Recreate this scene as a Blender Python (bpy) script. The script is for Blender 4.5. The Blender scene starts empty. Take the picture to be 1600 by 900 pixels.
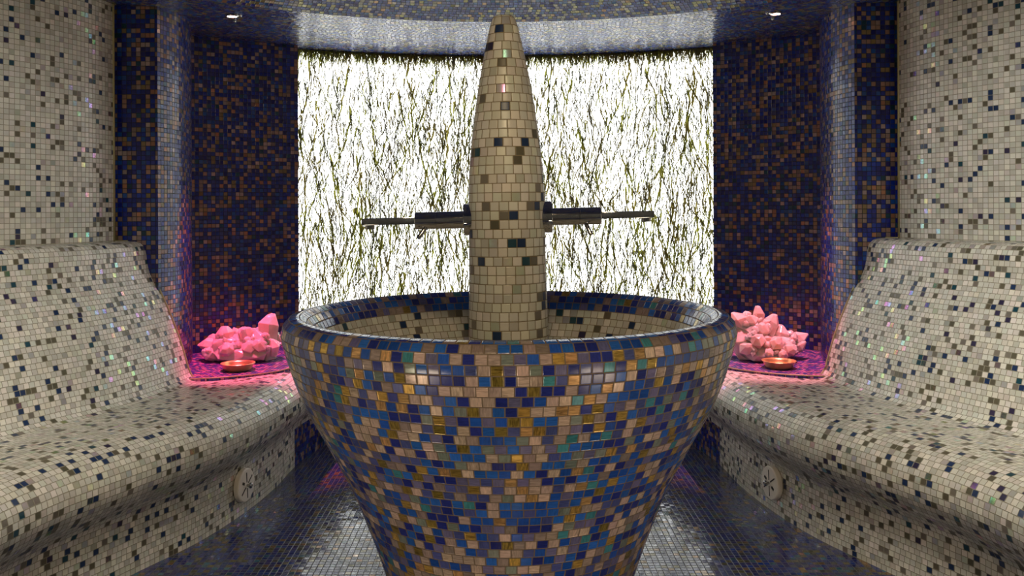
import bpy, bmesh, math, random
from mathutils import Vector, Matrix, Euler
from math import pi, sin, cos, sqrt, radians

SC = bpy.context.scene
COL = SC.collection
R_ = random.Random(7)

# ------------------------------------------------------------------ measures
EYE = 1.157          # camera height
CY = 2.0             # room axis at (0, CY)
H = 2.033            # flat ceiling ring
SEAT = 0.45
P = 0.0200           # wall tile pitch
PB = 0.0207          # bowl tile pitch

# ------------------------------------------------------------------ helpers
def link(o, parent=None):
    COL.objects.link(o)
    if parent is not None:
        o.parent = parent
    return o

def tag(o, label=None, cat=None, group=None, kind=None):
    if label: o['label'] = label
    if cat: o['category'] = cat
    if group: o['group'] = group
    if kind: o['kind'] = kind
    return o

def empty(name, loc, rot=(0, 0, 0)):
    o = bpy.data.objects.new(name, None)
    o.empty_display_size = 0.1
    o.location = loc
    o.rotation_euler = rot
    return link(o)

def mesh_obj(name, verts, faces, mats, parent=None, uvs=None, smooth=True, mat_idx=None):
    me = bpy.data.meshes.new(name)
    me.from_pydata([tuple(v) for v in verts], [], faces)
    if uvs is not None:
        l = me.uv_layers.new(name='UVMap')
        flat = []
        for f in uvs:
            for c in f:
                flat.extend(c)
        l.data.foreach_set('uv', flat)
    for m in (mats if isinstance(mats, (list, tuple)) else [mats]):
        me.materials.append(m)
    if mat_idx is not None:
        me.polygons.foreach_set('material_index', mat_idx)
    me.polygons.foreach_set('use_smooth', [smooth] * len(me.polygons))
    me.update()
    o = bpy.data.objects.new(name, me)
    return link(o, parent)

def bm_obj(name, bm, mats, parent=None, smooth=False, sharp=None):
    bmesh.ops.recalc_face_normals(bm, faces=bm.faces)
    me = bpy.data.meshes.new(name)
    bm.to_mesh(me)
    bm.free()
    for m in (mats if isinstance(mats, (list, tuple)) else [mats]):
        me.materials.append(m)
    me.polygons.foreach_set('use_smooth', [smooth] * len(me.polygons))
    if smooth and sharp:
        me.set_sharp_from_angle(angle=sharp)
    me.update()
    return link(bpy.data.objects.new(name, me), parent)

def spline(pts, n):
    """Catmull-Rom through points, n samples per span."""
    pts = [Vector(p) for p in pts]
    q = [2 * pts[0] - pts[1]] + pts + [2 * pts[-1] - pts[-2]]
    out = []
    for i in range(1, len(q) - 2):
        a, b, c, d = q[i - 1], q[i], q[i + 1], q[i + 2]
        for k in range(n):
            t = k / n
            out.append(0.5 * ((2 * b) + (-a + c) * t + (2 * a - 5 * b + 4 * c - d) * t * t + (-a + 3 * b - 3 * c + d) * t ** 3))
    out.append(pts[-1].copy())
    return out

def resample(pts, step, exact=False):
    """Points at an equal spacing close to step along a polyline."""
    L = [0.0]
    for a, b in zip(pts, pts[1:]):
        L.append(L[-1] + (b - a).length)
    n = max(1, round(L[-1] / step))
    out, j = [], 0
    for k in range(n + 1):
        s = L[-1] * k / n
        while j < len(pts) - 2 and L[j + 1] < s:
            j += 1
        seg = L[j + 1] - L[j]
        t = 0 if seg == 0 else (s - L[j]) / seg
        out.append(pts[j].lerp(pts[j + 1], max(0, min(1, t))))
    return out

def mosaic_rows(name, rows, mat, parent=None, p=P, stagger=False, closed=False, v0=0, u0=0, flip=False, seed=0, sub=1):
    """Rows of points lofted into one skin; every row strip is one course of tiles (UV in tile units)."""
    rng = random.Random(seed + 11)
    n = len(rows[0])
    verts = [v for r in rows for v in r]
    faces, uvs = [], []
    m = n if closed else n - 1
    for i in range(len(rows) - 1):
        a, b = rows[i], rows[i + 1]
        s = [0.0]
        for k in range(m):
            k2 = (k + 1) % n
            mid = ((a[k2] + b[k2]) - (a[k] + b[k])).length * 0.5
            s.append(s[-1] + mid)
        sc = 1 / p
        if closed:
            sc = max(3, round(s[-1] / p)) / s[-1]
        off = u0 + (rng.randint(0, 60) + rng.choice((0, .5, .3, .7)) if stagger else 0)
        vv0, vv1 = v0 + i / sub, v0 + (i + 1) / sub
        for k in range(m):
            k2 = (k + 1) % n
            f = [i * n + k, i * n + k2, (i + 1) * n + k2, (i + 1) * n + k]
            u = [(s[k] * sc + off, vv0), (s[k + 1] * sc + off, vv0), (s[k + 1] * sc + off, vv1), (s[k] * sc + off, vv1)]
            if flip:
                f.reverse(); u.reverse()
            faces.append(f); uvs.append(u)
    return mesh_obj(name, verts, faces, mat, parent, uvs)

def revolve(name, prof, mat, parent=None, seg=128, p=PB, stagger=True, v0=0, seed=0, flip=False, centre=(0, 0), uoff=0):
    rows = []
    for r, z in prof:
        rows.append([Vector((centre[0] + r * cos(2 * pi * k / seg), centre[1] + r * sin(2 * pi * k / seg), z)) for k in range(seg)])
    return mosaic_rows(name, rows, mat, parent, p, stagger, True, v0, uoff, flip, seed)

def lathe_bm(bm, prof, seg=32, mtx=None, mat=0, capend=True):
    """Revolve (r, z) profile round z, then transform."""
    rings = []
    for r, z in prof:
        if r < 1e-6:
            rings.append([bm.verts.new((0, 0, z))])
        else:
            rings.append([bm.verts.new((r * cos(2 * pi * k / seg), r * sin(2 * pi * k / seg), z)) for k in range(seg)])
    fs = []
    for a, b in zip(rings, rings[1:]):
        if len(a) == 1 and len(b) == 1:
            continue
        for k in range(seg):
            k2 = (k + 1) % seg
            if len(a) == 1: fs.append(bm.faces.new((a[0], b[k2], b[k])))
            elif len(b) == 1: fs.append(bm.faces.new((a[k], a[k2], b[0])))
            else: fs.append(bm.faces.new((a[k], a[k2], b[k2], b[k])))
    for f in fs:
        f.material_index = mat
    if mtx is not None:
        vs = [v for r in rings for v in r]
        bmesh.ops.transform(bm, matrix=mtx, verts=vs)
    return bm

def box_bm(bm, c, s, mtx=None, bevel=0, mat=0):
    r = bmesh.ops.create_cube(bm, size=1)
    vs = r['verts']
    bmesh.ops.scale(bm, vec=s, verts=vs)
    bmesh.ops.translate(bm, vec=c, verts=vs)
    fs = {f for v in vs for f in v.link_faces}
    for f in fs: f.material_index = mat
    if bevel:
        es = list({e for v in vs for e in v.link_edges})
        g = bmesh.ops.bevel(bm, geom=es, offset=bevel, segments=2, affect='EDGES', profile=.5)
        vs = list({v for f in g['faces'] for v in f.verts} | {v for v in vs if v.is_valid})
        for f in g['faces']: f.material_index = mat
    if mtx is not None:
        bmesh.ops.transform(bm, matrix=mtx, verts=[v for v in vs if v.is_valid])
    return bm

def tube_mesh(name, pts, r, mat, parent=None, seg=8):
    verts, faces = [], []
    n = len(pts)
    for i, q in enumerate(pts):
        t = (pts[min(i + 1, n - 1)] - pts[max(i - 1, 0)]).normalized()
        ref = Vector((0, 0, 1)) if abs(t.z) < .9 else Vector((1, 0, 0))
        a = t.cross(ref).normalized(); b = t.cross(a)
        for k in range(seg):
            w = 2 * pi * k / seg
            verts.append(q + a * (r * cos(w)) + b * (r * sin(w)))
    for i in range(n - 1):
        for k in range(seg):
            k2 = (k + 1) % seg
            faces.append([i * seg + k, i * seg + k2, (i + 1) * seg + k2, (i + 1) * seg + k])
    faces.append(list(range(seg))[::-1]); faces.append([(n - 1) * seg + k for k in range(seg)])
    return mesh_obj(name, verts, faces, mat, parent)

# ------------------------------------------------------------------ materials
class NT:
    def __init__(s, name):
        s.m = bpy.data.materials.new(name); s.m.use_nodes = True
        s.t = s.m.node_tree; s.t.nodes.clear()
        s.out = s.t.nodes.new('ShaderNodeOutputMaterial')
    def n(s, typ, **kw):
        x = s.t.nodes.new(typ)
        for k, v in kw.items(): setattr(x, k, v)
        return x
    def l(s, a, b): s.t.links.new(a, b)
    def math(s, op, a, b=None, c=None):
        x = s.n('ShaderNodeMath', operation=op)
        for i, q in enumerate((a, b, c)):
            if q is None: continue
            if isinstance(q, (int, float)): x.inputs[i].default_value = q
            else: s.l(q, x.inputs[i])
        return x.outputs[0]
    def vmath(s, op, a, b=None):
        x = s.n('ShaderNodeVectorMath', operation=op)
        for i, q in enumerate((a, b)):
            if q is None: continue
            if isinstance(q, (tuple, list)): x.inputs[i].default_value = q
            elif isinstance(q, (int, float)): x.inputs['Scale'].default_value = q
            else: s.l(q, x.inputs[i])
        return x.outputs[0]
    def mix(s, fac, a, b, blend='MIX'):
        x = s.n('ShaderNodeMix', data_type='RGBA', blend_type=blend)
        for nm, q in ((0, fac), (6, a), (7, b)):
            if isinstance(q, (int, float)): x.inputs[nm].default_value = q
            elif isinstance(q, (tuple, list)): x.inputs[nm].default_value = (*q[:3], 1)
            else: s.l(q, x.inputs[nm])
        return x.outputs[2]
    def remap(s, v, a, b, c=0, d=1):
        x = s.n('ShaderNodeMapRange', interpolation_type='SMOOTHSTEP')
        s.l(v, x.inputs[0])
        for i, q in enumerate((a, b, c, d)): x.inputs[1 + i].default_value = q
        return x.outputs[0]

def ramp(nt, fac, cols):
    """cols: [(weight, rgb)]; constant steps."""
    r = nt.n('ShaderNodeValToRGB'); r.color_ramp.interpolation = 'CONSTANT'
    tot = sum(w for w, _ in cols); e = r.color_ramp.elements; pos = 0
    while len(e) < len(cols): e.new(0.5)
    poss = []
    for w, c in cols:
        poss.append(pos / tot); pos += w
    for i in range(len(cols)):
        e[i].position = poss[i]
    for i, (w, c) in enumerate(cols):
        c = (c, c, c) if isinstance(c, (int, float)) else c
        e[i].color = (*c, 1)
    nt.l(fac, r.inputs[0])
    return r.outputs[0]

def mosaic(name, pal, grout, gap=.055, rough=.28, jitter=.35, tilt=.06, vein=0.0, irid=0.0, spec=.5, bump=.35, rough_var=.1, clump=0.0, coat=0.0):
    """pal: [(weight, rgb, metallic)]"""
    nt = NT(name)
    uv = nt.n('ShaderNodeUVMap'); uv.uv_map = 'UVMap'
    cell = nt.vmath('FLOOR', uv.outputs[0]); fr = nt.vmath('FRACTION', uv.outputs[0])
    wn = nt.n('ShaderNodeTexWhiteNoise', noise_dimensions='2D'); nt.l(cell, wn.inputs['Vector'])
    wn2 = nt.n('ShaderNodeTexWhiteNoise', noise_dimensions='2D')
    nt.l(nt.vmath('ADD', cell, (37.7, 91.3, 0)), wn2.inputs['Vector'])
    wn3 = nt.n('ShaderNodeTexWhiteNoise', noise_dimensions='2D')
    nt.l(nt.vmath('ADD', cell, (137.1, 11.9, 0)), wn3.inputs['Vector'])
    fac = wn.outputs['Value']
    if clump:
        cn = nt.n('ShaderNodeTexNoise', noise_dimensions='2D'); cn.inputs['Scale'].default_value = .09; cn.inputs['Detail'].default_value = 1
        nt.l(cell, cn.inputs['Vector'])
        fac = nt.math('FRACT', nt.math('MULTIPLY', fac, 1.0))
        sh = nt.math('MULTIPLY', nt.math('SUBTRACT', cn.outputs[0], .5), clump)
        fac = nt.math('MINIMUM', nt.math('MAXIMUM', nt.math('ADD', fac, sh), 0.0), .999)
    col = ramp(nt, fac, [(w, c) for w, c, mt in pal])
    met = ramp(nt, fac, [(w, mt) for w, c, mt in pal])
    # brightness jitter per tile
    br = nt.math('MULTIPLY_ADD', wn2.outputs['Value'], jitter, 1 - jitter / 2)
    sepf = nt.n('ShaderNodeSeparateXYZ'); nt.l(fr, sepf.inputs[0])
    if vein:
        # streaks inside a tile, along u for some tiles and along v for others
        sw = nt.math('GREATER_THAN', wn3.outputs['Value'], .5)
        sx = nt.math('MULTIPLY_ADD', sw, 5.5, 1.2); sy = nt.math('MULTIPLY_ADD', sw, -5.5, 6.7)
        cmb = nt.n('ShaderNodeCombineXYZ')
        nt.l(nt.math('MULTIPLY', sepf.outputs[0], sx), cmb.inputs[0]); nt.l(nt.math('MULTIPLY', sepf.outputs[1], sy), cmb.inputs[1])
        nt.l(nt.math('MULTIPLY', wn2.outputs['Value'], 300), cmb.inputs[2])
        nz = nt.n('ShaderNodeTexNoise'); nz.inputs['Scale'].default_value = 1.0; nz.inputs['Detail'].default_value = 3
        nz.inputs['Distortion'].default_value = .5
        nt.l(cmb.outputs[0], nz.inputs['Vector'])
        sepm = nt.n('ShaderNodeSeparateColor'); nt.l(met, sepm.inputs[0])
        amt = nt.math('MULTIPLY_ADD', sepm.outputs[0], vein, vein * .35)
        v = nt.math('MULTIPLY', nt.math('SUBTRACT', nz.outputs[0], .5), nt.math('MULTIPLY', amt, 5.0))
        br = nt.math('MAXIMUM', nt.math('ADD', br, v), .12)
    hue = nt.mix(.07, (1, 1, 1), wn2.outputs['Color'])
    col = nt.mix(1.0, col, hue, 'MULTIPLY')
    cb = nt.n('ShaderNodeCombineXYZ')
    for i in range(3): nt.l(br, cb.inputs[i])
    col = nt.mix(1.0, col, cb.outputs[0], 'MULTIPLY')
    # grout mask with slightly uneven tile edges
    wob = nt.n('ShaderNodeTexNoise', noise_dimensions='2D'); wob.inputs['Scale'].default_value = 2.3
    nt.l(uv.outputs[0], wob.inputs['Vector'])
    w_ = nt.math('MULTIPLY_ADD', wob.outputs[0], .03, -.015)
    ax = nt.math('MINIMUM', sepf.outputs[0], nt.math('SUBTRACT', 1, sepf.outputs[0]))
    ay = nt.math('MINIMUM', sepf.outputs[1], nt.math('SUBTRACT', 1, sepf.outputs[1]))
    d = nt.math('ADD', nt.math('MINIMUM', ax, ay), w_)
    mask = nt.remap(d, gap - .012, gap + .012)
    hgt = nt.remap(d, gap - .03, gap + .06)
    base = nt.mix(mask, grout, col)
    # per-tile tilt of the glass
    geo = nt.n('ShaderNodeNewGeometry')
    tv = nt.vmath('SCALE', nt.vmath('SUBTRACT', wn3.outputs['Color'], (.5, .5, .5)), tilt * 2)
    nrm = nt.vmath('NORMALIZE', nt.vmath('ADD', geo.outputs['Normal'], tv))
    bp = nt.n('ShaderNodeBump'); bp.inputs['Strength'].default_value = bump; bp.inputs['Distance'].default_value = .0025
    nt.l(hgt, bp.inputs['Height']); nt.l(nrm, bp.inputs['Normal'])
    bs = nt.n('ShaderNodeBsdfPrincipled')
    nt.l(base, bs.inputs['Base Color']); nt.l(bp.outputs[0], bs.inputs['Normal'])
    sm = nt.n('ShaderNodeSeparateColor'); nt.l(met, sm.inputs[0])
    nt.l(nt.math('MULTIPLY', sm.outputs[0], mask), bs.inputs['Metallic'])
    rg = nt.math('MULTIPLY_ADD', wn3.outputs['Value'], rough_var, rough)
    rg = nt.math('MULTIPLY_ADD', nt.math('SUBTRACT', rg, .8), mask, .8)
    nt.l(rg, bs.inputs['Roughness'])
    bs.inputs['Specular IOR Level'].default_value = spec
    if coat:
        bs.inputs['Coat Weight'].default_value = coat; bs.inputs['Coat Roughness'].default_value = .12
    last = bs.outputs[0]
    if irid:
        # a scatter of iridescent glass tiles: coloured only in what they mirror
        gl = nt.n('ShaderNodeBsdfAnisotropic'); gl.inputs['Roughness'].default_value = .22
        hs = nt.n('ShaderNodeHueSaturation'); hs.inputs['Color'].default_value = (1, .35, .6, 1)
        hs.inputs['Saturation'].default_value = .9
        hu = nt.math('MULTIPLY_ADD', sepf.outputs[0], .18, wn2.outputs['Value'])
        nt.l(hu, hs.inputs['Hue']); nt.l(hs.outputs[0], gl.inputs['Color'])
        nrm2 = nt.vmath('NORMALIZE', nt.vmath('ADD', geo.outputs['Normal'], nt.vmath('SCALE', tv, 1.6)))
        nt.l(nrm2, gl.inputs['Normal'])
        sel = nt.math('MULTIPLY', nt.math('LESS_THAN', nt.math('FRACT', nt.math('MULTIPLY', wn3.outputs['Value'], 17.31)), irid), mask)
        ms = nt.n('ShaderNodeMixShader')
        nt.l(nt.math('MULTIPLY', sel, .4), ms.inputs[0]); nt.l(last, ms.inputs[1]); nt.l(gl.outputs[0], ms.inputs[2])
        last = ms.outputs[0]
    nt.l(last, nt.out.inputs[0])
    return nt.m

def plain(name, col, rough=.5, metallic=0.0, noise=0.0, scale=20, emit=None, strength=0, **kw):
    nt = NT(name)
    bs = nt.n('ShaderNodeBsdfPrincipled')
    bs.inputs['Roughness'].default_value = rough; bs.inputs['Metallic'].default_value = metallic
    if noise:
        tc = nt.n('ShaderNodeTexCoord'); nz = nt.n('ShaderNodeTexNoise'); nz.inputs['Scale'].default_value = scale
        nz.inputs['Detail'].default_value = 4
        nt.l(tc.outputs['Object'], nz.inputs['Vector'])
        k = nt.math('MULTIPLY_ADD', nz.outputs[0], noise * 2, 1 - noise)
        cb = nt.n('ShaderNodeCombineXYZ')
        for i in range(3): nt.l(k, cb.inputs[i])
        nt.l(nt.mix(1.0, col, cb.outputs[0], 'MULTIPLY'), bs.inputs['Base Color'])
    else:
        bs.inputs['Base Color'].default_value = (*col, 1)
    if emit:
        bs.inputs['Emission Color'].default_value = (*emit, 1); bs.inputs['Emission Strength'].default_value = strength
    for k, v in kw.items():
        bs.inputs[k.replace('_', ' ')].default_value = v
    nt.l(bs.outputs[0], nt.out.inputs[0])
    return nt.m

CREAM = [(40, (.70, .685, .61), 0), (32, (.62, .60, .53), 0), (9, (.53, .51, .45), 0),
         (5, (.12, .105, .07), 0), (1.6, (.18, .16, .13), 0), (1.0, (.035, .028, .07), 0), (1.0, (.012, .06, .085), 0), (4.2, (.014, .035, .10), 0)]
CREAM_BENCH = [(40, (.70, .685, .61), 0), (32, (.62, .60, .53), 0), (9, (.53, .51, .45), 0),
         (5.4, (.11, .10, .065), 0), (1.6, (.18, .16, .13), 0), (1.2, (.035, .028, .07), 0), (1.2, (.012, .06, .085), 0), (4.6, (.014, .035, .10), 0)]
NIGHT = [(20, (.012, .024, .24), 0), (16, (.010, .045, .32), 0), (14, (.020, .018, .16), 0), (10, (.014, .10, .32), 0),
         (3, (.02, .09, .11), .2), (8, (.40, .28, .20), .1), (8, (.33, .26, .22), .1), (5, (.31, .25, .10), .15), (4, (.46, .25, .13), .15), (4, (.48, .43, .38), .05)]
FLOORP = [(22, (.010, .018, .13), 0), (18, (.008, .028, .17), 0), (14, (.020, .016, .11), 0), (7, (.05, .05, .045), 0),
          (6, (.015, .08, .13), 0), (7, (.12, .105, .045), .3), (5, (.22, .13, .06), .4), (7, (.06, .065, .10), 0)]
CEILP = [(22, (.022, .040, .26), 0), (18, (.02, .07, .36), 0), (14, (.035, .032, .20), 0), (10, (.03, .13, .34), 0),
         (9, (.30, .29, .20), .3), (8, (.28, .27, .10), .4), (6, (.22, .20, .17), .3), (4, (.34, .22, .10), .4)]
JEWEL = [(14, (.020, .032, .24), 0), (14, (.016, .085, .42), 0), (11, (.025, .13, .52), 0), (10, (.075, .095, .30), 0), (8, (.15, .14, .28), 0),
         (3, (.06, .26, .32), .1), (4, (.22, .26, .23), .1), (10, (.52, .39, .34), .1), (9, (.66, .50, .40), .2), (7, (.32, .25, .23), .1),
         (5, (.62, .40, .10), .5), (3, (.36, .26, .06), .5), (4, (.64, .38, .16), .4)]

M_CREAM = mosaic('cream_mosaic', CREAM, (.30, .275, .20), rough=.24, tilt=.03, irid=.07, jitter=.2)
M_BENCH = mosaic('cream_bench_mosaic', CREAM_BENCH, (.27, .25, .18), rough=.26, tilt=.035, irid=.07, jitter=.22, clump=.06)
M_SPIRE = mosaic('cream_spire_mosaic', CREAM, (.24, .19, .11), rough=.28, tilt=.03, irid=.03, jitter=.2, gap=.045)
NIGHT = [(w_, (c_[0] * .72, c_[1] * .62, c_[2] * .68) if c_[0] > .2 else (c_[0] * .5, c_[1] * .6, c_[2] * .9), m_) for w_, c_, m_ in NIGHT]
M_NIGHT = mosaic('night_blue_mosaic', NIGHT, (.012, .012, .016), rough=.22, tilt=.06, jitter=.5, gap=.06, clump=.25, spec=.65, bump=.2)
M_SHELF_PINKLIT = mosaic('shelf_mosaic_pinklit', [(5, (.07, .035, .30), 0), (4, (.20, .05, .36), 0), (4, (.03, .05, .26), 0), (5, (.55, .20, .40), .1), (2, (.30, .12, .20), .1)], (.03, .03, .05), rough=.3, tilt=.16, jitter=.5, gap=.07)  # blue tiles with the pink lamp glow painted in as violet and pink
M_FLOOR = mosaic('floor_mosaic', FLOORP, (.075, .07, .052), rough=.07, tilt=.024, jitter=.6, gap=.05, rough_var=.07, bump=.15, spec=1.0)
M_CEIL = mosaic('ceiling_mosaic', CEILP, (.05, .055, .06), rough=.2, tilt=.06, jitter=.45, gap=.06)
M_JEWEL = mosaic('jewel_mosaic', JEWEL, (.16, .115, .075), rough=.17, tilt=.04, jitter=.4, vein=.6, gap=.05, rough_var=.16, spec=.7)
M_RIM = mosaic('blue_rim_mosaic', [(20, (.020, .032, .24), 0), (18, (.016, .085, .42), 0), (14, (.025, .13, .52), 0), (8, (.12, .12, .28), 0), (4, (.06, .24, .30), .1), (9, (.27, .21, .19), .1), (5, (.40, .31, .28), .1), (3, (.36, .26, .06), .5)],
               (.16, .115, .075), rough=.15, tilt=.04, jitter=.4, vein=.5, gap=.05, rough_var=.12, spec=.8)
M_TRIM = plain('edge_trim_brass', (.36, .32, .17), .45, .3, noise=.2, scale=60)
M_CHROME = plain('polished_chrome', (.62, .61, .60), .06, 1.0, noise=.03, scale=30)
M_CHROME2 = plain('dark_chrome', (.42, .41, .40), .12, 1.0, noise=.05, scale=30)
M_BRASS = plain('polished_brass', (.95, .62, .26), .3, .8, noise=.1, scale=40)
M_WHITE = plain('white_plastic', (.86, .81, .73), .4, noise=.04, scale=30)
M_SLOT_SHADE = plain('slot_shade', (.02, .018, .015), .6, noise=.2)  # shade inside the slots, laid on the disc as dark strips
M_LAMP = plain('lamp_glass', (1, .8, .7), .3, noise=.02, emit=(1, .56, .40), strength=30)

def m_crystal():
    nt = NT('rose_quartz')
    bs = nt.n('ShaderNodeBsdfPrincipled')
    tc = nt.n('ShaderNodeTexCoord'); nz = nt.n('ShaderNodeTexNoise'); nz.inputs['Scale'].default_value = 14; nz.inputs['Detail'].default_value = 5
    nt.l(tc.outputs['Object'], nz.inputs['Vector'])
    c = nt.mix(nt.remap(nz.outputs[0], .35, .7), (.92, .74, .70), (.80, .62, .55))
    nt.l(c, bs.inputs['Base Color'])
    bs.inputs['Roughness'].default_value = .22
    bs.inputs['Subsurface Weight'].default_value = .75
    bs.inputs['Subsurface Radius'].default_value = (.05, .025, .025)
    bs.inputs['Subsurface Scale'].default_value = .6
    bs.inputs['Transmission Weight'].default_value = .12
    bp = nt.n('ShaderNodeBump'); bp.inputs['Strength'].default_value = .35; bp.inputs['Distance'].default_value = .006
    nz2 = nt.n('ShaderNodeTexNoise'); nz2.inputs['Scale'].default_value = 45; nt.l(tc.outputs['Object'], nz2.inputs['Vector'])
    nt.l(nz2.outputs[0], bp.inputs['Height']); nt.l(bp.outputs[0], bs.inputs['Normal'])
    nt.l(bs.outputs[0], nt.out.inputs[0])
    return nt.m
M_QUARTZ = m_crystal()

PANEL_EMIT = 3.0
def m_panel():
    nt = NT('lit_resin_panel')
    e = nt.n('ShaderNodeEmission')
    tc = nt.n('ShaderNodeTexCoord'); nz = nt.n('ShaderNodeTexNoise'); nz.inputs['Scale'].default_value = 6
    nt.l(tc.outputs['Object'], nz.inputs['Vector'])
    c = nt.mix(nz.outputs[0], (.96, 1.0, 1.0), (1.0, 1.0, .97))
    nt.l(c, e.inputs[0]); e.inputs[1].default_value = PANEL_EMIT
    nt.l(e.outputs[0], nt.out.inputs[0])
    return nt.m
M_PANEL = m_panel()

def m_grass(name, a, b, tr):
    nt = NT(name)
    tc = nt.n('ShaderNodeTexCoord'); nz = nt.n('ShaderNodeTexNoise'); nz.inputs['Scale'].default_value = 9
    nt.l(tc.outputs['Object'], nz.inputs['Vector'])
    c = nt.mix(nt.remap(nz.outputs[0], .4, .6), a, b)
    d = nt.n('ShaderNodeBsdfDiffuse'); t = nt.n('ShaderNodeBsdfTranslucent')
    nt.l(c, d.inputs[0]); nt.l(c, t.inputs[0])
    m = nt.n('ShaderNodeMixShader'); m.inputs[0].default_value = tr
    nt.l(d.outputs[0], m.inputs[1]); nt.l(t.outputs[0], m.inputs[2])
    nt.l(m.outputs[0], nt.out.inputs[0])
    return nt.m
M_TWIG = m_grass('dark_twig', (.26, .26, .20), (.34, .32, .25), .7)
M_GRASS = m_grass('olive_grass', (.44, .44, .16), (.40, .36, .16), .8)

# ------------------------------------------------------------------ plan curves (left side; the right is mirrored)
def V2(x, y): return Vector((x, y, 0))
def crease_path():
    pts = [V2(-1.764 * cos(a), CY + 1.764 * sin(a)) for a in [radians(q) for q in range(-48, 21, 4)]]
    pts += [V2(-1.515, 2.930), V2(-1.425, 3.137), V2(-1.366, 3.38), V2(-1.335, 3.62), V2(-1.33, 3.80), V2(-1.32, 3.98), V2(-1.30, 4.12), V2(-1.27, 4.30), V2(-1.25, 4.60)]
    return resample(spline(pts, 10), .03)
def wall_path():
    pts = [V2(-2.165 * cos(a), CY + 2.165 * sin(a)) for a in [radians(q) for q in range(-50, 27, 4)]]
    pts += [V2(-1.852, 3.09), V2(-1.750, 3.27), V2(-1.680, 3.44), V2(-1.648, 3.60)]
    return resample(spline(pts, 10), .03)

def offset_path(path, d):
    """Shift towards the room's inside (the right-hand side of the walking direction)."""
    out = []
    n = len(path)
    for i, q in enumerate(path):
        t = (path[min(i + 1, n - 1)] - path[max(i - 1, 0)]).normalized()
        out.append(q + Vector((t.y, -t.x, 0)) * d)
    return out

CREASE = crease_path()
END_Y = 3.62
BACK_N = max(i for i, q in enumerate(CREASE) if q.y <= END_Y) + 1
CORNER_N = max(i for i, q in enumerate(CREASE) if q.y <= 3.90) + 1

# profile (inward a, height z)
SEAT_PROF = [(.012, .452), (.03, .447), (.10, .446), (.20, .449), (.29, .451), (.345, .447), (.39, .436), (.425, .415), (.449, .385), (.459, .35),
             (.457, .315), (.444, .283), (.423, .256), (.398, .233), (.376, .211), (.363, .188), (.36, .17)]
BASE_PROF = [(.36, .17), (.36, 0.0)]
BACK_PROF = [(.012, .452), (-.004, .462), (-.016, .482), (-.030, .525), (-.050, .593), (-.074, .66), (-.104, .735), (-.138, .81), (-.166, .865), (-.184, .91),
             (-.192, .95), (-.196, .983), (-.205, 1.012), (-.225, 1.031), (-.26, 1.037), (-.60, 1.037)]

def prof_samples(prof, step=P):
    return [(q.x, q.z) for q in resample(spline([(a, 0, z) for a, z in prof], 8), step)]

def mirror(rows):
    return [[Vector((-q.x, q.y, q.z)) for q in r] for r in rows]

def loft_profile(name, path, prof, mat, parent, side, seed, v0=0, step=P, tilt_end=None):
    rows = []
    for a, z in prof_samples(prof, step):
        rows.append([Vector((q.x, q.y, z)) for q in offset_path(path, a)])
    if side > 0: rows = mirror(rows)
    return mosaic_rows(name, rows, mat, parent, P, True, False, v0, 0, flip=(side > 0), seed=seed)

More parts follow.
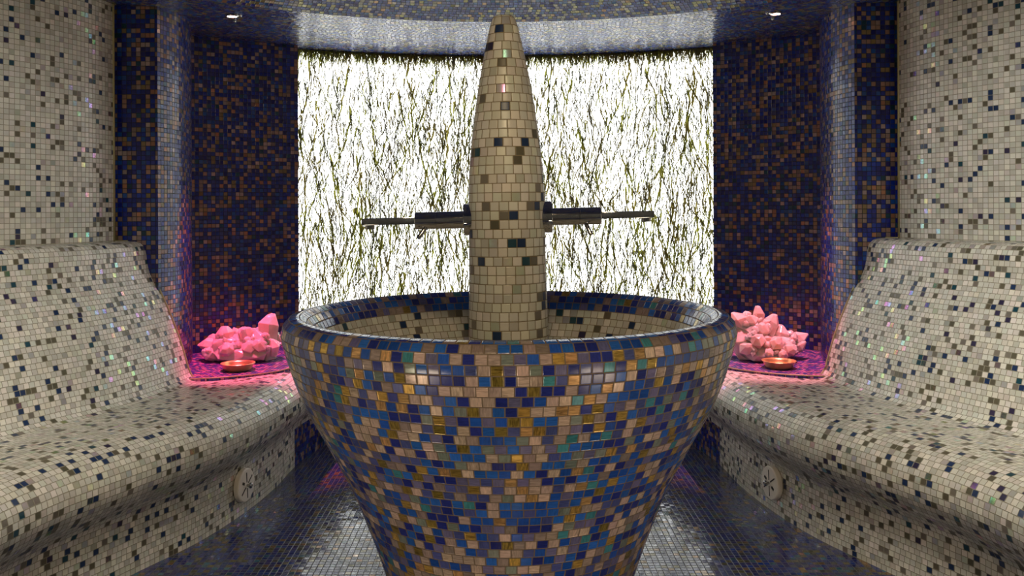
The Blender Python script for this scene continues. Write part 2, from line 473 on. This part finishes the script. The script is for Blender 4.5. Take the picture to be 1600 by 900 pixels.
SIDE = {-1: 'left', 1: 'right'}
WALLP = wall_path()
def build_side(side):
    sn = SIDE[side]
    sd = 100 if side < 0 else 500
    mx = (lambda q: Vector((-q.x, q.y, q.z))) if side > 0 else (lambda q: q)
    # ---- bench
    b = empty('bench', (side * 1.2, 2.6, 0))
    inv = Matrix.Translation(Vector((side * 1.2, 2.6, 0))).inverted()
    tag(b, 'cream mosaic heated bench with curved backrest on the %s of the fountain' % sn, 'bench', 'built-in mosaic benches')
    kids = []
    # keep the ledge from running past the wall: clip the last profile row to the wall line
    rows = []
    back = CREASE[:BACK_N + 1]
    for a, z in prof_samples(BACK_PROF[:-1]):
        rows.append([Vector((q.x, q.y, z)) for q in offset_path(back, a)])
    # ledge: from the last row towards the wall, two courses or so
    last = rows[-1]
    def wall_hit(q):
        best = min(WALLP, key=lambda w: (w - Vector((q.x, q.y, 0))).length)
        return Vector((best.x, best.y, q.z))
    tgt = [wall_hit(q) for q in last]
    tgt = [(tgt[max(0, i - 2)] + tgt[max(0, i - 1)] + tgt[i] + tgt[min(len(tgt) - 1, i + 1)] + tgt[min(len(tgt) - 1, i + 2)]) / 5 for i in range(len(tgt))]
    nl = 8
    for k in range(1, nl + 1):
        rows.append([q.lerp(t, k / nl) + Vector((0, 0, 0)) for q, t in zip(last, tgt)])
    r2 = mirror(rows) if side > 0 else rows
    kids.append(mosaic_rows('backrest', r2, M_BENCH, None, P, True, False, 200 + sd, 0, flip=(side < 0), seed=sd))
    kids.append(loft_profile('seat', CREASE, SEAT_PROF, M_BENCH, None, side, sd + 1, 300 + sd))
    kids.append(loft_profile('base', CREASE[:CORNER_N + 1], BASE_PROF, M_BENCH, None, side, sd + 2, 400 + sd))
    o = loft_profile('plinth', CREASE[CORNER_N:], [(.36, .20), (.36, 0)], M_NIGHT, None, side, sd + 3, 450 + sd)
    o['label'] = 'dark blue mosaic plinth below the corner shelf'; kids.append(o)
    # end trim along the profile of the backrest
    e = [mx(r[-1]) for r in rows]
    kids.append(tube_mesh('edge_trim', e, .005, M_TRIM, None, 6))
    kids[-1]['label'] = 'thin brass coloured edging strip'
    # near end cap hidden out of view closes the bench
    # corner shelf in dark mosaic
    off = offset_path(CREASE, .385)
    arc = spline([V2(-1.336, 3.60), V2(-1.23, 3.625), V2(-1.10, 3.685), V2(-1.01, 3.765), V2(-.965, 3.86)], 8)
    nose = [q for q in off if 3.9 < q.y < 4.56]
    outline = arc + nose + [V2(-.90, 4.57)]
    wall = []
    for k in range(12):
        t = radians(109.5 + k * (125.0 - 109.5) / 11)
        wall.append(V2(2.735 * cos(t), CY + 2.735 * sin(t)))
    outline += wall + [V2(-1.50, 3.90), V2(-1.45, 3.64)]
    bm = bmesh.new()
    top = [bm.verts.new(mx(Vector((q.x, q.y, SEAT + .010)))) for q in outline]
    bot = [bm.verts.new(mx(Vector((q.x, q.y, SEAT - .004)))) for q in outline]
    bm.faces.new(top)
    bm.faces.new(bot[::-1])
    for i in range(len(top)):
        j = (i + 1) % len(top)
        bm.faces.new((top[i], bot[i], bot[j], top[j]))
    bmesh.ops.triangulate(bm, faces=[f for f in bm.faces if len(f.verts) > 4])
    uvl = bm.loops.layers.uv.new('UVMap')
    for f in bm.faces:
        for lp in f.loops:
            c = lp.vert.co
            lp[uvl].uv = (c.x / .015 + 900 + sd, c.y / .015 + 40)
    sh = bm_obj('corner_shelf', bm, M_SHELF_PINKLIT, None)
    sh['label'] = 'flat shelf of dark blue mosaic in the corner, pink light painted in'
    kids.append(sh)
    kids.append(tube_mesh('shelf_edging', [mx(Vector((q.x, q.y, SEAT + .0085))) for q in arc], .003, M_TRIM, None, 6))
    for k in kids:
        k.parent = b
        k.matrix_parent_inverse = inv
    # ---- white curved wall above the bench
    zs = [1.03 + (2.62 - 1.03) * i / 79 for i in range(80)]
    nrow = int((2.62 - 1.02) / P)
    rows = [[mx(Vector((q.x, q.y, 1.02 + i * P))) for q in WALLP] for i in range(nrow + 1)]
    w = mosaic_rows('wall_' + sn, rows, M_CREAM, None, P, False, False, 600 + sd, 0, flip=(side < 0), seed=sd)
    tag(w, kind='structure')
    # brass strip down the end of the wall
    q = WALLP[-1]
    t = tube_mesh('trim_%d' % (1 if side < 0 else 2), [mx(Vector((q.x, q.y, z))) for z in (1.03, 1.5, 2.0, 2.6)], .006, M_TRIM, None, 6)
    tag(t, kind='structure')
    # ---- dark pilaster and corner wall
    pil = [V2(-1.95, 3.64)] + [V2(-1.95 + (1.95 - 1.480) * k / 8, 3.64) for k in range(1, 9)]
    face = spline([V2(-1.480, 3.64), V2(-1.455, 3.73), V2(-1.448, 3.84), V2(-1.473, 4.0), V2(-1.52, 4.15), V2(-1.558, 4.25)], 6)
    back = [V2(2.735 * cos(radians(a)), CY + 2.735 * sin(radians(a))) for a in [124.8 - k * (124.8 - 113.5) / 14 for k in range(15)]]
    ret = [back[-1], V2(2.88 * cos(radians(113.5)), CY + 2.88 * sin(radians(113.5)))]
    nrow = int((2.62 - 0) / P)
    nm = 'wall_back_' + sn
    bits = []
    for i, path in enumerate((pil, face, back, ret)):
        bits.append(path)
    verts, faces, uvs = [], [], []
    u_run = 0
    for path in bits:
        s = [0]
        for a_, b_ in zip(path, path[1:]): s.append(s[-1] + (b_ - a_).length)
        base = len(verts)
        n = len(path)
        for z in (0.0, 2.6):
            verts += [mx(Vector((q.x, q.y, z))) for q in path]
        for k in range(n - 1):
            f = [base + k, base + k + 1, base + n + k + 1, base + n + k]
            uu0, uu1 = u_run + s[k] / P, u_run + s[k + 1] / P
            u = [(uu0, 700 + sd), (uu1, 700 + sd), (uu1, 700 + sd + 130), (uu0, 700 + sd + 130)]
            if side > 0: f.reverse(); u.reverse()
            faces.append(f); uvs.append(u)
        u_run += math.ceil(s[-1] / P) + 1
    w = mesh_obj(nm, verts, faces, M_NIGHT, None, uvs)
    tag(w, kind='structure')
    return b

for s_ in (-1, 1):
    build_side(s_)

# ------------------------------------------------------------------ floor, ceiling, lower back wall, front wall
def disc_floor():
    n = 96
    verts = [Vector((3.0 * cos(2 * pi * k / n), CY + 3.0 * sin(2 * pi * k / n), 0)) for k in range(n)]
    me = mesh_obj('floor', verts, [list(range(n))], M_FLOOR, None, [[(q.x / P + 200.3, q.y / P + 200.2) for q in verts]], smooth=False)
    tag(me, kind='structure')
disc_floor()

def ceiling():
    prof = []
    r = 3.2
    rr = []
    while r > 1.97:
        rr.append(r); r -= P
    for r in rr: prof.append((r, H))
    prof.append((1.97, H))
    o = revolve('ceiling', prof[:], M_CEIL, None, seg=160, p=P, stagger=True, v0=40, seed=5, flip=False, centre=(0, CY))
    tag(o, kind='structure')
    r, z, dome = 1.97, H, [(1.97, H)]
    while r > .06:
        t = .36 * (r / 1.97) ** 1.1
        L = sqrt(1 + t * t)
        r -= P / L; z += P * t / L
        dome.append((max(r, .001), z))
    o = revolve('ceiling_dome', dome, M_CEIL, None, seg=160, p=P, stagger=True, v0=150, seed=6, centre=(0, CY))
    tag(o, kind='structure')
ceiling()

def arc_wall(name, R, a0, a1, z0, z1, mat, v0, inward=True):
    n = max(8, int(abs(a1 - a0) / 2))
    path = [V2(R * cos(radians(a0 + (a1 - a0) * k / n)), CY + R * sin(radians(a0 + (a1 - a0) * k / n))) for k in range(n + 1)]
    nr = max(1, round((z1 - z0) / P))
    rows = [[Vector((q.x, q.y, z0 + (z1 - z0) * i / nr)) for q in path] for i in range(nr + 1)]
    o = mosaic_rows(name, rows, mat, None, P, False, False, v0)
    return tag(o, kind='structure')
arc_wall('wall_back', 2.80, 115.4, 64.6, 0, .50, M_NIGHT, 1300)
arc_wall('wall_front', 2.165, 230.5, 309.5, 0, 2.62, M_CREAM, 1400)

# ------------------------------------------------------------------ backlit panel with grasses
M_CHANNEL = plain('olive_channel', (.16, .15, .06), .7, noise=.3, scale=80)

def light_panel():
    root = empty('backlit_panel', (0, CY + 2.83, .50))
    inv = Matrix.Translation(root.location).inverted()
    tag(root, 'large curved glowing white panel with dark grasses, behind the fountain', 'light panel')
    R0, R1 = 2.83, 2.86
    a0, a1 = 113.42, 66.58
    n = 60
    z0, z1 = .50, H - .002
    verts, faces, mi = [], [], []
    for R in (R0, R1):
        for z in (z0, z1 - .008):
            verts += [Vector((R * cos(radians(a0 + (a1 - a0) * k / n)), CY + R * sin(radians(a0 + (a1 - a0) * k / n)), z)) for k in range(n + 1)]
    m = n + 1
    for k in range(n):
        faces.append([k, k + 1, m + k + 1, m + k])
        faces.append([2 * m + k, 3 * m + k, 3 * m + k + 1, 2 * m + k + 1])
        faces.append([m + k, m + k + 1, 3 * m + k + 1, 3 * m + k]); faces.append([k, 2 * m + k, 2 * m + k + 1, k + 1])
    faces.append([0, m, 3 * m, 2 * m]); faces.append([n, 2 * m + n, 3 * m + n, m + n])
    g = mesh_obj('light_sheet', verts, faces, M_PANEL, None)
    g.parent = root; g.matrix_parent_inverse = inv
    # narrow dark channel holding the top of the sheet
    cv = []
    for R in (R0 - .002, R1):
        for z in (z1 - .009, z1):
            cv += [Vector((R * cos(radians(a0 + (a1 - a0) * k / n)), CY + R * sin(radians(a0 + (a1 - a0) * k / n)), z)) for k in range(n + 1)]
    g = mesh_obj('top_channel', cv, [list(f) for f in faces], M_CHANNEL, None)
    g.parent = root; g.matrix_parent_inverse = inv
    # grasses set in front of the sheet
    rng = random.Random(21)
    V, F, MI = [], [], []
    half = radians(23.3)
    def pos(s, z, d):
        a = pi / 2 - s
        return Vector(((R0 - d) * cos(a), CY + (R0 - d) * sin(a), z))
    def strand(s, z, ang, length, w, mat, wob, step=.022, taper=True, dash=.5, d=None):
        d = d or rng.uniform(.004, .018)
        prev = None
        t = 0
        k = max(2, int(length / step))
        for i in range(k + 1):
            f = 1 - .6 * i / k if taper else 1
            ww = w * f * (1 if rng.random() > dash else rng.uniform(.15, .6))
            c = pos(s, z, d)
            tx = Vector((cos(pi / 2 - s - pi / 2), sin(pi / 2 - s - pi / 2), 0))
            nrm = Vector((cos(pi / 2 - s), sin(pi / 2 - s), 0))
            base = len(V)
            V.extend([c - tx * ww, c + tx * ww, c - nrm * ww])
            if prev is not None:
                for a, b in ((0, 1), (1, 2), (2, 0)):
                    F.append([prev + a, prev + b, base + b, base + a]); MI.append(mat)
            prev = base
            ang += rng.gauss(0, wob)
            ang = max(-.75, min(.75, ang * .9))
            s += sin(ang) * step / R0
            z -= cos(ang) * step
            if z < z0 + .005 or z > z1 or abs(s) > half: break
        return s, z
    def rnd_s(): return rng.uniform(-half, half)
    # long stems
    for i in range(760):
        s, z = rnd_s(), z0 + (z1 - z0) * rng.uniform(.05, 1.02)
        m = 1 if rng.random() < .55 else 0
        strand(s, min(z, z1 - .002), rng.gauss(0, .18), rng.uniform(.25, .9), rng.uniform(.0024, .0062) if m else rng.uniform(.002, .0036), m, .16, dash=.35)
    # middle stems
    for i in range(3500):
        s, z = rnd_s(), z0 + (z1 - z0) * rng.uniform(.05, 1.0)
        m = 1 if rng.random() < .35 else 0
        strand(s, min(z, z1 - .002), rng.gauss(0, .3), rng.uniform(.08, .35), rng.uniform(.0016, .0031), m, .2, .018)
    # hair-fine twigs and specks
    for i in range(12000):
        s, z = rnd_s(), z0 + (z1 - z0) * rng.uniform(.02, 1.0)
        m = 1 if rng.random() < .3 else 0
        strand(s, min(z, z1 - .002), rng.gauss(0, .45), rng.uniform(.012, .07), rng.uniform(.0016, .003), m, .3, .012)
    # knots, thick dark bits
    for i in range(260):
        s, z = rnd_s(), z0 + (z1 - z0) * rng.uniform(.05, .97)
        strand(s, z, rng.gauss(0, .25), rng.uniform(.03, .12), rng.uniform(.003, .0065), 1, .25, .014)
    # bushy fringe under the ceiling
    for i in range(2600):
        s = rnd_s()
        strand(s, z1 - .001, rng.gauss(0, .3), rng.uniform(.025, .09), rng.uniform(.0016, .003), 1 if rng.random() < .95 else 0, .2, .012, dash=.2, d=rng.uniform(.0035, .007))
    o = mesh_obj('grass_strands', V, F, [M_TWIG, M_GRASS], None, None, False, MI)
    o.parent = root; o.matrix_parent_inverse = inv
    tag(o, 'dark and olive grasses hanging against the glow', kind='stuff')
light_panel()

# ------------------------------------------------------------------ the fountain
def fountain():
    root = empty('fountain', (0, CY, 0), (0, radians(-.15), 0))
    tag(root, 'round mosaic fountain basin with tall cream spire and two chrome taps', 'fountain')
    outer = [(.4975, .9235), (.5085, .913), (.5150, .897), (.5145, .883), (.5085, .857), (.4992, .8264), (.4855, .7843), (.4694, .7448), (.4500, .705), (.4295, .6682),
             (.4012, .6151), (.3755, .5652), (.3515, .5125), (.3350, .470), (.3110, .4056), (.2895, .3409), (.268, .265), (.250, .19), (.236, .11), (.229, .05), (.228, 0.0)]
    pr = [(q.x, q.z) for q in resample(spline([(r, 0, z) for r, z in outer], 10), PB * .97)]
    revolve('bowl', pr[1:], M_JEWEL, root, seg=144, p=.0226, v0=20, seed=3)
    rim = [(.4975, .9235), (.4745, .9275), (.4585, .9155), (.4465, .8985), (.4375, .880)]
    revolve('rim', [pr[1]] + rim, M_RIM, root, seg=144, p=.0226, v0=70, seed=4)['label'] = 'rolled rim faced in blue mosaic'
    inner = [(.4375, .880), (.428, .858), (.412, .826), (.386, .795), (.34, .770), (.27, .756), (.19, .751), (.09, .750)]
    pi_ = [(q.x, q.z) for q in resample(spline([(r, 0, z) for r, z in inner], 10), PB)]
    revolve('lining', pi_, M_SPIRE, root, seg=144, v0=90, seed=5)['label'] = 'cream mosaic lining of the basin'
    # spire
    z = lambda v: EYE - (v - 330) / 1340 * 2.0
    sp = [(.0945, .745), (.0925, z(510)), (.0906, z(450)), (.0896, z(390)), (.0887, z(310)), (.0870, z(275)), (.0840, z(250)), (.0798, z(220)), (.0738, z(190)), (.0674, z(160)),
          (.0602, z(130)), (.0512, z(100)), (.0422, z(70)), (.0325, z(42)), (.0265, z(29)), (.0235, z(26)), (.0001, z(24.5))]
    ps = [(q.x, q.z) for q in resample(spline([(r, 0, zz) for r, zz in sp[:-2]], 10), .0207)]
    ps += [(.0225, z(26)), (.0002, z(24.5))]
    o = revolve('spire', ps, M_SPIRE, root, seg=72, p=.0214, v0=130, seed=9)
    o['label'] = 'tall tapering spire in cream mosaic'
    o.rotation_euler = (0, radians(-.5), 0); o.location.x = .0075
    # taps
    zt = EYE - (342 - 330) / 1340 * 2.0
    for side in (-1, 1):
        t = bpy.data.objects.new('tap', None); t.empty_display_size = .05
        link(t, root)
        t['label'] = 'chrome tap pointing %s' % ('left' if side < 0 else 'right')
        t.location = (side * .090, 0, zt + (-.001 if side < 0 else .004))
        t.rotation_euler = (0, radians(-1.0), 0)
        rx = Matrix.Rotation(side * pi / 2, 4, 'Y')      # local z -> outward x
        bm = bmesh.new(); lathe_bm(bm, [(0, -.012), (.037, -.012), (.037, .010), (.0355, .0125), (.021, .0125), (0, .0125)], 40, rx)
        bm_obj('flange', bm, M_CHROME, t, True, radians(35))
        bm = bmesh.new()
        lathe_bm(bm, [(0, .012), (.0202, .012), (.0202, .0755), (.0196, .076), (.0196, .0774), (.0202, .078), (.0202, .125), (.0192, .1262), (0, .1262)], 40, rx)
        bm_obj('body', bm, M_CHROME, t, True, radians(35))
        bm = bmesh.new(); box_bm(bm, (side * .187, 0, .0005), (.126, .024, .0162), bevel=.0015)
        bm_obj('spout', bm, M_CHROME, t, True, radians(35))
        bm = bmesh.new(); lathe_bm(bm, [(0, 0), (.0115, 0), (.0115, -.010), (.010, -.0118), (.007, -.0118), (.007, -.007), (0, -.007)], 28, Matrix.Translation((side * .232, 0, -.0055)))
        bm_obj('aerator', bm, M_CHROME2, t, True, radians(35))
        d = Vector((side * (.016 if side < 0 else .009), -.012, -.022)).normalized()
        q = d.to_track_quat('Z', 'Y').to_matrix().to_4x4()
        bm = bmesh.new(); lathe_bm(bm, [(0, 0), (.0050, 0), (.0050, .036), (.0042, .038), (0, .038)], 16, Matrix.Translation((side * (.098 if side < 0 else .088), -.006, -.012)) @ q)
        bm_obj('lever', bm, M_CHROME2, t, True, radians(35))
    return root
fountain()

# ------------------------------------------------------------------ drain covers on the bench bases
def path_point(y, a):
    """Point and inward normal on the offset crease path at depth y."""
    off = offset_path(CREASE, a)
    i = min(range(len(off)), key=lambda k: abs(off[k].y - y))
    t = (off[min(i + 1, len(off) - 1)] - off[max(i - 1, 0)]).normalized()
    return off[i], Vector((t.y, -t.x, 0))

def vent_cover(side, y):
    c, n = path_point(y, .3632)
    if side > 0: c = Vector((-c.x, c.y, 0)); n = Vector((-n.x, n.y, 0))
    yaw = math.atan2(n.y, n.x)
    root = empty('vent_cover', (c.x, c.y, .117))
    root.rotation_euler = (0, 0, yaw)
    tag(root, 'round white slotted vent cover on the base of the %s bench' % SIDE[side], 'vent cover', 'vent covers on the bench bases')
    ry = Matrix.Rotation(pi / 2, 4, 'Y')                 # local z -> outward normal
    bm = bmesh.new()
    lathe_bm(bm, [(0, .0), (.062, .0), (.063, .002), (.063, .018), (.060, .0215), (.056, .0225), (0, .0225)], 48, ry)
    bm_obj('disc', bm, M_WHITE, root, True, radians(30))
    for k in range(6):
        a = k * pi / 3 + .08
        bm = bmesh.new()
        mt = Matrix.Rotation(a, 4, 'X') @ Matrix.Translation((.0225, 0, .030))
        box_bm(bm, (0, 0, 0), (.0016, .005 if k not in (1, 4) else .010, .038 if k not in (1, 4) else .018), mt)
        bm_obj('slot', bm, M_SLOT_SHADE, root)
    bm = bmesh.new()
    lathe_bm(bm, [(0, .022), (.005, .022), (.005, .030), (.010, .033), (.0115, .038), (.009, .043), (.004, .045), (0, .045)], 24, ry)
    bm_obj('knob', bm, M_CHROME2, root, True, radians(50))
vent_cover(-1, 3.28)
vent_cover(1, 3.28)

# ------------------------------------------------------------------ rose quartz clusters
def hex_point(rng, base, d, r, L, tipf=.42):
    """A six-sided crystal with a pointed end."""
    bm = bmesh.new()
    q = d.normalized().to_track_quat('Z', 'Y').to_matrix().to_4x4()
    ring = []
    ph = rng.uniform(0, 1)
    rad = [r * rng.uniform(.8, 1.15) for _ in range(6)]
    for z, s in ((-.3 * L, .8), (L * (1 - tipf), 1.0)):
        ring.append([bm.verts.new((rad[k] * s * cos(ph + k * pi / 3), rad[k] * s * sin(ph + k * pi / 3), z + (rng.uniform(-.12, .12) * L if z > 0 else 0))) for k in range(6)])
    ox, oy, bl = rng.uniform(-.3, .3) * r, rng.uniform(-.3, .3) * r, rng.uniform(.12, .5)
    tip = [bm.verts.new((ox + rad[k] * bl * cos(ph + k * pi / 3), oy + rad[k] * bl * sin(ph + k * pi / 3), L * rng.uniform(.93, 1.02))) for k in range(6)]
    for k in range(6):
        j = (k + 1) % 6
        bm.faces.new((ring[0][k], ring[0][j], ring[1][j], ring[1][k]))
        bm.faces.new((ring[1][k], ring[1][j], tip[j], tip[k]))
    bm.faces.new(tip)
    bm.faces.new(ring[0][::-1])
    bmesh.ops.transform(bm, matrix=Matrix.Translation(base) @ q, verts=bm.verts)
    bmesh.ops.bevel(bm, geom=list(bm.edges), offset=.0012, segments=1, affect='EDGES')
    return bm

def rock(rng, lumps):
    """Craggy body out of overlapping faceted lumps, fused with a remesh-free hull of each."""
    bm = bmesh.new()
    for (c, s) in lumps:
        tmp = bmesh.new()
        pts = []
        for i in range(26):
            v = Vector((rng.gauss(0, 1), rng.gauss(0, 1), rng.gauss(0, 1))).normalized()
            k = rng.uniform(.88, 1.08)
            pts.append(tmp.verts.new((c[0] + v.x * s[0] * k, c[1] + v.y * s[1] * k, max(0.0, c[2] + v.z * s[2] * k))))
        r = bmesh.ops.convex_hull(tmp, input=tmp.verts)
        junk = [g for g in r['geom_interior'] if isinstance(g, bmesh.types.BMVert)]
        if junk: bmesh.ops.delete(tmp, geom=junk, context='VERTS')
        bmesh.ops.bevel(tmp, geom=list(tmp.edges), offset=.0018, segments=1, affect='EDGES')
        me = bpy.data.meshes.new('tmp'); tmp.to_mesh(me); tmp.free()
        bm.from_mesh(me); bpy.data.meshes.remove(me)
        for i in range(9):
            v = Vector((rng.gauss(0, 1), rng.gauss(-.5, .8), abs(rng.gauss(0, 1)))).normalized()
            p0 = Vector((c[0] + v.x * s[0] * .85, c[1] + v.y * s[1] * .85, max(.012, c[2] + v.z * s[2] * .85)))
            tmp = hex_point(rng, p0, v + Vector((rng.gauss(0, .3), rng.gauss(0, .3), .25)), rng.uniform(.010, .022), rng.uniform(.018, .038))
            me = bpy.data.meshes.new('tmp'); tmp.to_mesh(me); tmp.free()
            bm.from_mesh(me); bpy.data.meshes.remove(me)
    return bm

def quartz(loc, lumps, points, label, seed):
    rng = random.Random(seed)
    root = empty('rose_quartz', loc)
    tag(root, label, 'crystal', 'rose quartz clusters on the corner shelves')
    bm_obj('rock_body', rock(rng, lumps), M_QUARTZ, root)
    for (b, d, r, L) in points:
        bm_obj('crystal_point', hex_point(rng, Vector(b), Vector(d), r, L), M_QUARTZ, root)
    return root

ZS = SEAT + .0105
# left: long low body, pale tall blunt point on the fountain side
quartz((-1.245, 4.05, ZS),
       [((-.14, 0, .04), (.06, .07, .045)), ((-.07, -.01, .06), (.09, .09, .07)), ((.02, 0, .068), (.10, .10, .08)), ((.09, .0, .07), (.075, .09, .09)), ((-.01, -.06, .035), (.16, .06, .045)), ((.125, .01, .055), (.05, .08, .065))],
       [((-.13, -.02, .075), (-1, -.1, .12), .034, .075), ((-.12, .03, .08), (-1, .2, .45), .026, .065), ((-.075, -.02, .09), (-.1, -.2, 1), .040, .075), ((-.02, .02, .10), (.1, 0, 1), .036, .055),
        ((.03, -.02, .10), (-.1, -.2, 1), .042, .062), ((.075, 0, .10), (.1, .0, 1), .036, .06), ((.118, .0, .09), (.05, .0, 1), .052, .125), ((.145, -.03, .05), (.2, -.5, .9), .034, .06),
        ((-.04, -.09, .055), (-.1, -1, .9), .036, .045), ((.05, -.08, .065), (.2, -1, .9), .036, .045), ((-.12, -.06, .03), (-.6, -.8, .5), .030, .045), ((.10, -.07, .07), (.2, -1, .7), .034, .045)],
       'long pink rose quartz cluster with one tall pale point, left shelf', 31)
# right: high on the fountain side, sloping down to a pointed tail
quartz((1.228, 4.015, ZS),
       [((-.09, 0, .085), (.10, .10, .10)), ((-.03, -.01, .075), (.10, .10, .09)), ((.05, 0, .06), (.085, .09, .07)), ((-.085, .0, .145), (.075, .07, .06)), ((-.02, -.06, .035), (.14, .07, .045))],
       [((-.12, 0, .15), (-.5, 0, .8), .044, .085), ((-.055, 0, .165), (.05, -.1, 1), .030, .085), ((-.09, -.02, .15), (-.1, -.4, 1), .036, .07), ((.0, -.01, .12), (.2, -.1, 1), .033, .095), ((-.05, -.05, .12), (.1, -.6, 1), .036, .06),
        ((.045, -.01, .09), (.2, -.1, 1), .040, .07), ((.085, 0, .075), (1, 0, .35), .040, .105), ((.075, .01, .08), (.6, .1, 1), .036, .065), ((.10, -.02, .045), (1, -.3, .5), .030, .075),
        ((-.08, -.08, .09), (-.2, -1, .8), .038, .05), ((.0, -.085, .075), (.2, -1, .7), .038, .05), ((.06, -.08, .05), (.4, -1, .7), .034, .05), ((-.12, -.07, .055), (-.5, -1, .4), .036, .05), ((.02, -.10, .03), (.2, -1, .4), .03, .05)],
       'tall pink rose quartz cluster sloping down to a pointed tail, right shelf', 47)

# ------------------------------------------------------------------ brass dishes
def dish(loc, label):
    root = empty('brass_dish', loc)
    tag(root, label, 'dish', 'brass dishes on the corner shelves')
    bm = bmesh.new()
    lathe_bm(bm, [(0, .0), (.046, .0), (.056, .003), (.063, .012), (.067, .026), (.0735, .031), (.0745, .0325), (.073, .0335), (.066, .031), (.061, .026), (.056, .013), (.048, .008), (0, .0075)], 48)
    bm_obj('bowl', bm, M_BRASS, root, True, radians(50))
    bm = bmesh.new()
    lathe_bm(bm, [(0, .0072), (.0535, .0115), (.0575, .0165), (0, .0168)], 40)
    o = bm_obj('oil', bm, M_OIL, root, True, radians(50))
    return root
M_OIL = plain('amber_oil', (.95, .36, .04), .06, 0.0, noise=.05, scale=20, Transmission_Weight=.2, IOR=1.45)
dish((-1.188, 3.785, ZS), 'small brass dish in front of the left rose quartz')
dish((1.200, 3.785, ZS), 'small brass dish in front of the right rose quartz')

# ------------------------------------------------------------------ ceiling spots
def downlight(x, y, side):
    root = empty('downlight', (x, y, H))
    tag(root, 'small recessed ceiling spot glowing above the %s rose quartz' % SIDE[side], 'ceiling light', 'ceiling spots over the crystals')
    bm = bmesh.new()
    lathe_bm(bm, [(.021, .0), (.028, .0), (.030, -.002), (.029, -.005), (.024, -.008), (.021, -.006), (.021, .0)], 36)
    bm_obj('ring', bm, M_CHROME2, root, True, radians(50))
    bm = bmesh.new()
    lathe_bm(bm, [(0, -.0075), (.014, -.007), (.0205, -.004), (.0205, -.001), (0, -.001)], 32)
    bm_obj('lens', bm, M_LAMP, root, True, radians(50))
    for (dx, dy) in ((.04 * -side, -.01), (-.02 * -side, .10)):
        bm = bmesh.new()
        lathe_bm(bm, [(0, 0), (.0065, 0), (.0065, -.006), (.004, -.010), (0, -.010)], 16, Matrix.Translation((dx, dy, 0)))
        bm_obj('stud', bm, M_CHROME, root, True, radians(50))
downlight(-1.215, 3.81, -1)
downlight(1.20, 3.81, 1)

# ------------------------------------------------------------------ lights
def spot(name, loc, target, power, col, size, blend=.5, rad=.03):
    l = bpy.data.lights.new(name, 'SPOT'); l.energy = power; l.color = col
    l.spot_size = radians(size); l.spot_blend = blend; l.shadow_soft_size = rad
    o = bpy.data.objects.new(name, l); o.location = loc
    o.rotation_euler = (Vector(target) - Vector(loc)).to_track_quat('-Z', 'Y').to_euler()
    return link(o)

for s_ in (-1, 1):
    spot('pink_spot_lamp', (s_ * 1.22, 3.80, H - .012), (s_ * 1.17, 3.98, SEAT), 170 if s_ < 0 else 140, (1, .11, .29) if s_ < 0 else (1, .28, .38), 39, .6, .015)
    # warm downlights in the dome over the near part of the room
    spot('warm_dome_light', (s_ * .80, 1.30, 2.15), (s_ * 1.70, 2.0, .40), 62 if s_ < 0 else 76, (1, .90, .75), 84, .9, .22)
    spot('warm_dome_light', (s_ * .40, 2.0, 2.24), (s_ * 1.70, 2.80, 1.15), 24 if s_ < 0 else 42, (1, .97, .90), 58, .9, .12)  # added fill to brighten the backrests and walls, no known fixture
    # unseen low fill, added to wash the front of the bowl with warm light
    spot('bowl_fill_light', (s_ * .85, .80, .30), (s_ * .10, 1.60, 0.66), 9, (1, .80, .58), 60, .8, .20)
spot('warm_dome_light', (0, .45, 2.06), (0, 1.95, 1.05), 28, (1, .76, .44), 125, .6, .15)

w = bpy.data.worlds.new('world'); SC.world = w; w.use_nodes = True
w.node_tree.nodes['Background'].inputs[0].default_value = (.02, .02, .025, 1)
w.node_tree.nodes['Background'].inputs[1].default_value = .3

# ------------------------------------------------------------------ camera
cam = bpy.data.cameras.new('camera')
cam.sensor_width = 36; cam.sensor_fit = 'HORIZONTAL'
cam.lens = 1340 / 1600 * 36
cam.shift_y = -120 / 1600
cam.shift_x = 13.5 / 1600
cam.clip_start = .02
co = bpy.data.objects.new('camera', cam)
co.location = (-.0134, 0, EYE)
co.rotation_euler = (Matrix.Rotation(pi / 2, 3, 'X') @ Matrix.Rotation(radians(-.25), 3, 'Z')).to_euler()
link(co)
SC.camera = co

vs = SC.view_settings
SC.display_settings.display_device = 'sRGB'
vs.view_transform = 'Standard'; vs.look = 'None'; vs.gamma = 1; vs.use_curve_mapping = False
vs.exposure = 0.52
SC.cycles.max_bounces = 8
SC.cycles.sample_clamp_indirect = 6
SC.cycles.use_denoising = True
